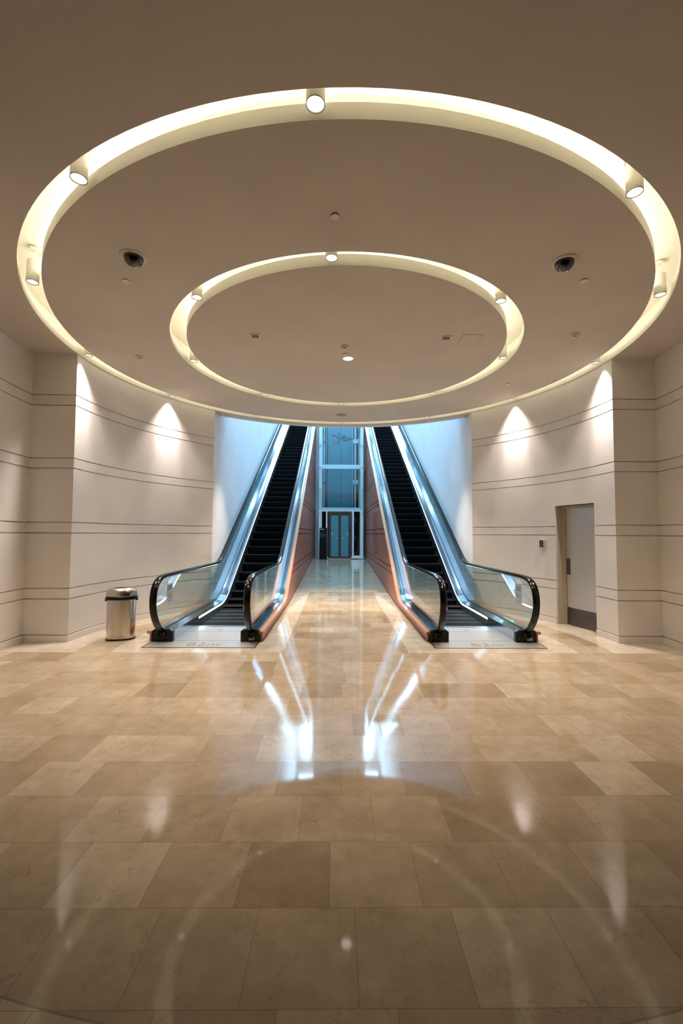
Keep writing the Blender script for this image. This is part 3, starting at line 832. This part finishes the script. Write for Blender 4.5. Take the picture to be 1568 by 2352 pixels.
bm = bmesh.new(); box(bm, -.217, -.195, -.035, .035, .555, .60); box(bm, .195, .217, -.035, .035, .555, .60); obj('lid_clip', bm, M_dark, rm, bevel=.006)
lid = obj('lid', loft([(.207, .145, .630), (.206, .144, .660), (.198, .137, .695), (.178, .120, .725), (.150, .096, .742), (.135, .083, .745), (.125, .074, .741), (.120, .070, .725)], True, False), M_bin, bn, smooth=True)
obj('bin_opening', loft([(.122, .072, .724), (.122, .072, .727)]), M_dark, lid)

# card reader beside the door
a = math.radians(23.0)
cr = thing('card_reader', 'small beige access reader with dark keypad on the wall left of the door', 'card reader', (RW*math.cos(a), CY+RW*math.sin(a), 1.385), a-PI/2)
obj('housing', BX(-.052, .052, -.045, .0, -.068, .068), M_beige, cr, bevel=.004)
obj('keypad', BX(-.046, .034, -.049, -.044, -.060, .062), M_screen, cr)
obj('display', BX(-.036, .022, -.0505, -.0485, .020, .048), M_screen2, cr)
obj('key_field', BX(-.036, .022, -.0505, -.0485, -.052, .004), M_screen2, cr)

# ================================================================ CEILING FITTINGS
def spot_light(name, loc, power, color, size, blend, parent, tilt=(0, 0, 0), radius=.045):
    l = D.lights.new(name, 'SPOT'); l.energy = power; l.color = color; l.spot_size = math.radians(size); l.spot_blend = blend; l.shadow_soft_size = radius
    o = D.objects.new(name, l); C.objects.link(o); o.location = loc; o.rotation_euler = tilt; o.parent = parent
    return o
def can():
    rt = thing('ring_spotlight', '', 'spotlight', (0, 0, 0))
    bm = bmesh.new()
    lathe(bm, [(.054, .0), (.058, .0), (.058, .215), (.052, .225), (0, .225)], 36)
    obj('lamp_housing', bm, M_cove, rt, smooth=True)
    bm = bmesh.new(); lathe(bm, [(.0545, .001), (.053, .012), (.047, .030), (.041, .042), (.020, .050)], 36); obj('lamp_reflector', bm, M_chrome, rt, smooth=True)
    bm = bmesh.new(); lathe(bm, [(.0535, .003), (.0585, .001), (.059, -.003), (.055, -.004), (.0535, .003)], 36); obj('lamp_rim', bm, M_fitdark, rt, smooth=True)
    bm = bmesh.new(); lathe(bm, [(0, .030), (.024, .032), (.037, .040), (0, .044)], 28); obj('lamp_lens', bm, M_lens, rt, smooth=True)
    bm = bmesh.new(); box(bm, -.012, .012, .058, .066, .12, .32); box(bm, -.012, .012, .0, .066, .312, .335); lathe(bm, [(0, .335), (.05, .335), (.05, .36), (0, .365)], 20)
    obj('lamp_bracket', bm, M_cove, rt)
    return rt
c0 = can(); used = False
OA = [(-94.0, 'near edge of the large ring, closest overhead to the viewer'), (-122.5, 'upper left of the large ring, above the left dome camera'), (-55.8, 'upper right of the large ring, at its right end'),
      (-150.7, 'far left side of the large ring'), (-27.3, 'far right side of the large ring'), (179.6, 'large ring spotlight beside the left wall corner'),
      (2.1, 'large ring spotlight beside the right wall corner'), (149.6, 'large ring spotlight over the curved wall near the left escalator'), (31.4, 'large ring spotlight over the curved wall near the right escalator'),
      (120.2, 'large ring spotlight in front of the left escalator top'), (60.3, 'large ring spotlight in front of the right escalator top'), (90.6, 'large ring spotlight at the far end above the lift tower')]
IA = [(-94.6, 'nearest spotlight of the small ring'), (-136.7, 'small ring spotlight at upper left'), (-42.9, 'small ring spotlight at upper right'), (175, 'small ring spotlight at its left end'),
      (-.3, 'small ring spotlight at its right end'), (130.1, 'small ring spotlight at lower left'), (45.0, 'small ring spotlight at lower right'), (91.2, 'farthest spotlight of the small ring, above the speaker grille')]
for R, lst, g in ((3.80, OA, 'spotlights in the large ceiling ring'), (2.32, IA, 'spotlights in the small ceiling ring')):
    for ang, lb in lst:
        a = math.radians(ang); loc = (R*math.cos(a), CY+R*math.sin(a), HZ+.012)
        lab = 'cream cylinder spotlight, ' + lb
        if not used: o = c0; used = True; o.location = loc; o.rotation_euler = (0, 0, a+PI/2); o['label'] = lab; o['group'] = g
        else: o = dup(c0, loc, a+PI/2, lab, g)
        wall_side = R > 3 and -5 < ang < 60.2 or R > 3 and ang > 120.1
        pw = SPOT_W*(.03 if R > 3 and -130 < ang < -50 else .42 if R > 3 and ang < -20 else 1.05 if R < 3 and ang < -40 else .8 if R < 3 and (ang < 1 or ang > 170) else 2.6 if R > 3 and 58 < ang < 122 else 1.25)
        near_wall = R > 3 and (-5 < ang < 50 or ang > 140)
        if near_wall:
            spot_light('spot_beam', (0, 0, -.004), SPOT_W*1.1, (1, .90, .84), 42, 1.0, o, tilt=(math.radians(-14), 0, 0))
            spot_light('spot_spill', (0, 0, -.004), SPOT_W*.8, (1, .88, .80), 84, 1.0, o, tilt=(math.radians(8), 0, 0))
        else: spot_light('spot_beam', (0, 0, -.004), pw, WARM, 60 if R > 3 and 58 < ang < 122 else 76, 1.0, o)

# central downlight
dlt = thing('downlight', 'bright recessed downlight at the centre of the ceiling disc', 'downlight', (.03, 6.335, HZ))
bm = bmesh.new(); lathe(bm, [(.070, 0), (.086, 0), (.084, -.006), (.072, -.006), (.070, 0)], 36); obj('downlight_rim', bm, M_fit, dlt, smooth=True)
bm = bmesh.new(); lathe(bm, [(0, -.003), (.071, -.003), (.071, .0), (0, .0)], 36); obj('downlight_lens', bm, M_lens, dlt)
spot_light('downlight_beam', (0, 0, -.02), SPOT_W*.06, (1, .92, .84), 100, .9, dlt, radius=.068)

# dome cameras
def dome():
    rt = thing('dome_camera', '', 'security camera')
    bm = bmesh.new(); lathe(bm, [(0, 0), (.118, 0), (.118, -.006), (.112, -.012), (.088, -.012), (0, -.010)], 40); fl = obj('camera_flange', bm, M_fit, rt, smooth=True)
    bm = bmesh.new(); lathe(bm, [(.088, -.008)] + [(.088*math.cos(t_*PI/2/9), -.012-.085*math.sin(t_*PI/2/9)) for t_ in range(10)], 40)
    obj('camera_dome', bm, M_dome, rt, smooth=True)
    for a in (.6, .6+2*PI/3, .6+4*PI/3):
        bm = bmesh.new(); lathe(bm, [(0, -.011), (.006, -.011), (.006, -.014), (0, -.014)], 10, .101*math.cos(a), .101*math.sin(a)); obj('screw', bm, M_fitdark, rt)
    return rt
d0 = dome(); d0.location = (-2.05, 4.0, HZ); d0['label'] = 'black dome security camera on the left of the ceiling ring panel'; d0['group'] = 'dome cameras'
dup(d0, (2.03, 4.0, HZ), 1.0, 'black dome security camera on the right of the ceiling ring panel', 'dome cameras')

# sprinkler covers
bm = bmesh.new(); lathe(bm, [(0, -.012), (.036, -.012), (.038, -.009), (.038, -.006), (.030, -.006), (.030, .0), (0, 0)], 28)
sp = obj('sprinkler_cover', bm, M_fit, smooth=True); first = True
for x, y, lb in ((-.15, 3.44, 'on the centre line near the viewer'), (-2.31, 4.39, 'just behind the left dome camera'), (2.39, 4.30, 'just behind the right dome camera'),
                 (-2.71, 7.38, 'left of the small ring'), (2.82, 7.38, 'right of the small ring'), (-1.14, 9.11, 'left of the round speaker grille'),
                 (1.16, 9.11, 'right of the round speaker grille'), (-.015, 6.19, 'right beside the bright downlight')):
    o = sp if first else sp.copy()
    if not first: C.objects.link(o)
    first = False; o.location = (x, y, HZ); tag(o, 'small flat sprinkler cover on the ceiling, ' + lb, 'sprinkler cover', 'flat sprinkler covers')

# smoke detectors
def smoke():
    rt = thing('smoke_detector', '', 'smoke detector')
    bm = bmesh.new(); lathe(bm, [(0, 0), (.055, 0), (.057, -.012), (.050, -.024), (0, -.024)], 32); obj('detector_base', bm, M_fit, rt, smooth=True)
    bm = bmesh.new(); lathe(bm, [(.024, -.024), (.022, -.036), (0, -.036)], 24); obj('detector_vent', bm, M_fitdark, rt)
    bm = bmesh.new(); lathe(bm, [(0, -.036), (.028, -.036), (.026, -.046), (0, -.052)], 24); obj('detector_cap', bm, M_fit, rt, smooth=True)
    return rt
s0 = smoke(); s0.location = (-.03, 5.92, HZ); s0['label'] = 'white smoke detector beside the central downlight'; s0['group'] = 'smoke detectors'
dup(s0, (-3.05, 6.34, HZ), 0, 'white smoke detector on the left, between the two rings', 'smoke detectors')
dup(s0, (2.95, 5.50, HZ), 0, 'white smoke detector on the right, between the two rings', 'smoke detectors')

# speaker grille
sg = thing('ceiling_speaker', 'round flat speaker grille on the ceiling above the lift tower', 'speaker', (-.04, 9.39, HZ))
bm = bmesh.new(); lathe(bm, [(.118, 0), (.130, 0), (.130, -.005), (.120, -.006), (.118, 0)], 36); obj('speaker_rim', bm, M_fit, sg)
bm = bmesh.new(); lathe(bm, [(0, -.004), (.119, -.003), (.119, 0), (0, 0)], 36); obj('speaker_mesh', bm, mat('speaker_mesh', (.30, .26, .23), .7), sg)

# square grilles
def sq():
    rt = thing('ceiling_vent', '', 'vent')
    bm = bmesh.new()
    for a in ((-.07, .07, -.07, -.048), (-.07, .07, .048, .07), (-.07, -.048, -.048, .048), (.048, .07, -.048, .048)): box(bm, *a, -.008, 0)
    obj('vent_frame', bm, M_fit, rt, bevel=.002)
    obj('vent_core', BX(-.048, .048, -.048, .048, -.003, 0), M_fitdark, rt)
    bm = bmesh.new()
    for i in range(4): box(bm, -.045, .045, -.036+i*.022, -.030+i*.022, -.007, -.003)
    obj('vent_slats', bm, mat('vent_slat', (.35, .31, .28), .6), rt)
    for x, y in ((-.062, -.062), (.062, -.062), (-.062, .062), (.062, .062)):
        bm = bmesh.new(); lathe(bm, [(0, -.008), (.005, -.008), (.005, -.011), (0, -.011)], 8, x, y); obj('screw', bm, M_dark, rt)
    return rt
v0 = sq(); v0.location = (-1.21, 5.63, HZ); v0['label'] = 'small square recessed vent on the left of the ceiling disc'; v0['group'] = 'small square vents'
dup(v0, (1.31, 5.63, HZ), 0, 'small square recessed vent on the right of the ceiling disc, beside the hatch', 'small square vents')
# access hatch
hx = thing('ceiling_hatch', 'flush painted access hatch right of the small square vent', 'hatch', (1.64, 5.68, HZ), math.radians(1))
obj('hatch_panel', BX(-.13, .13, -.15, .15, -.002, 0), M_ceil, hx)
bm = bmesh.new()
box(bm, -.1335, -.1305, -.153, .153, -.0012, 0); box(bm, .1305, .1335, -.153, .153, -.0012, 0); box(bm, -.1335, .1335, .1505, .1535, -.0012, 0); box(bm, -.1335, .1335, -.1535, -.1505, -.0012, 0)
obj('hatch_gap', bm, M_seam, hx)
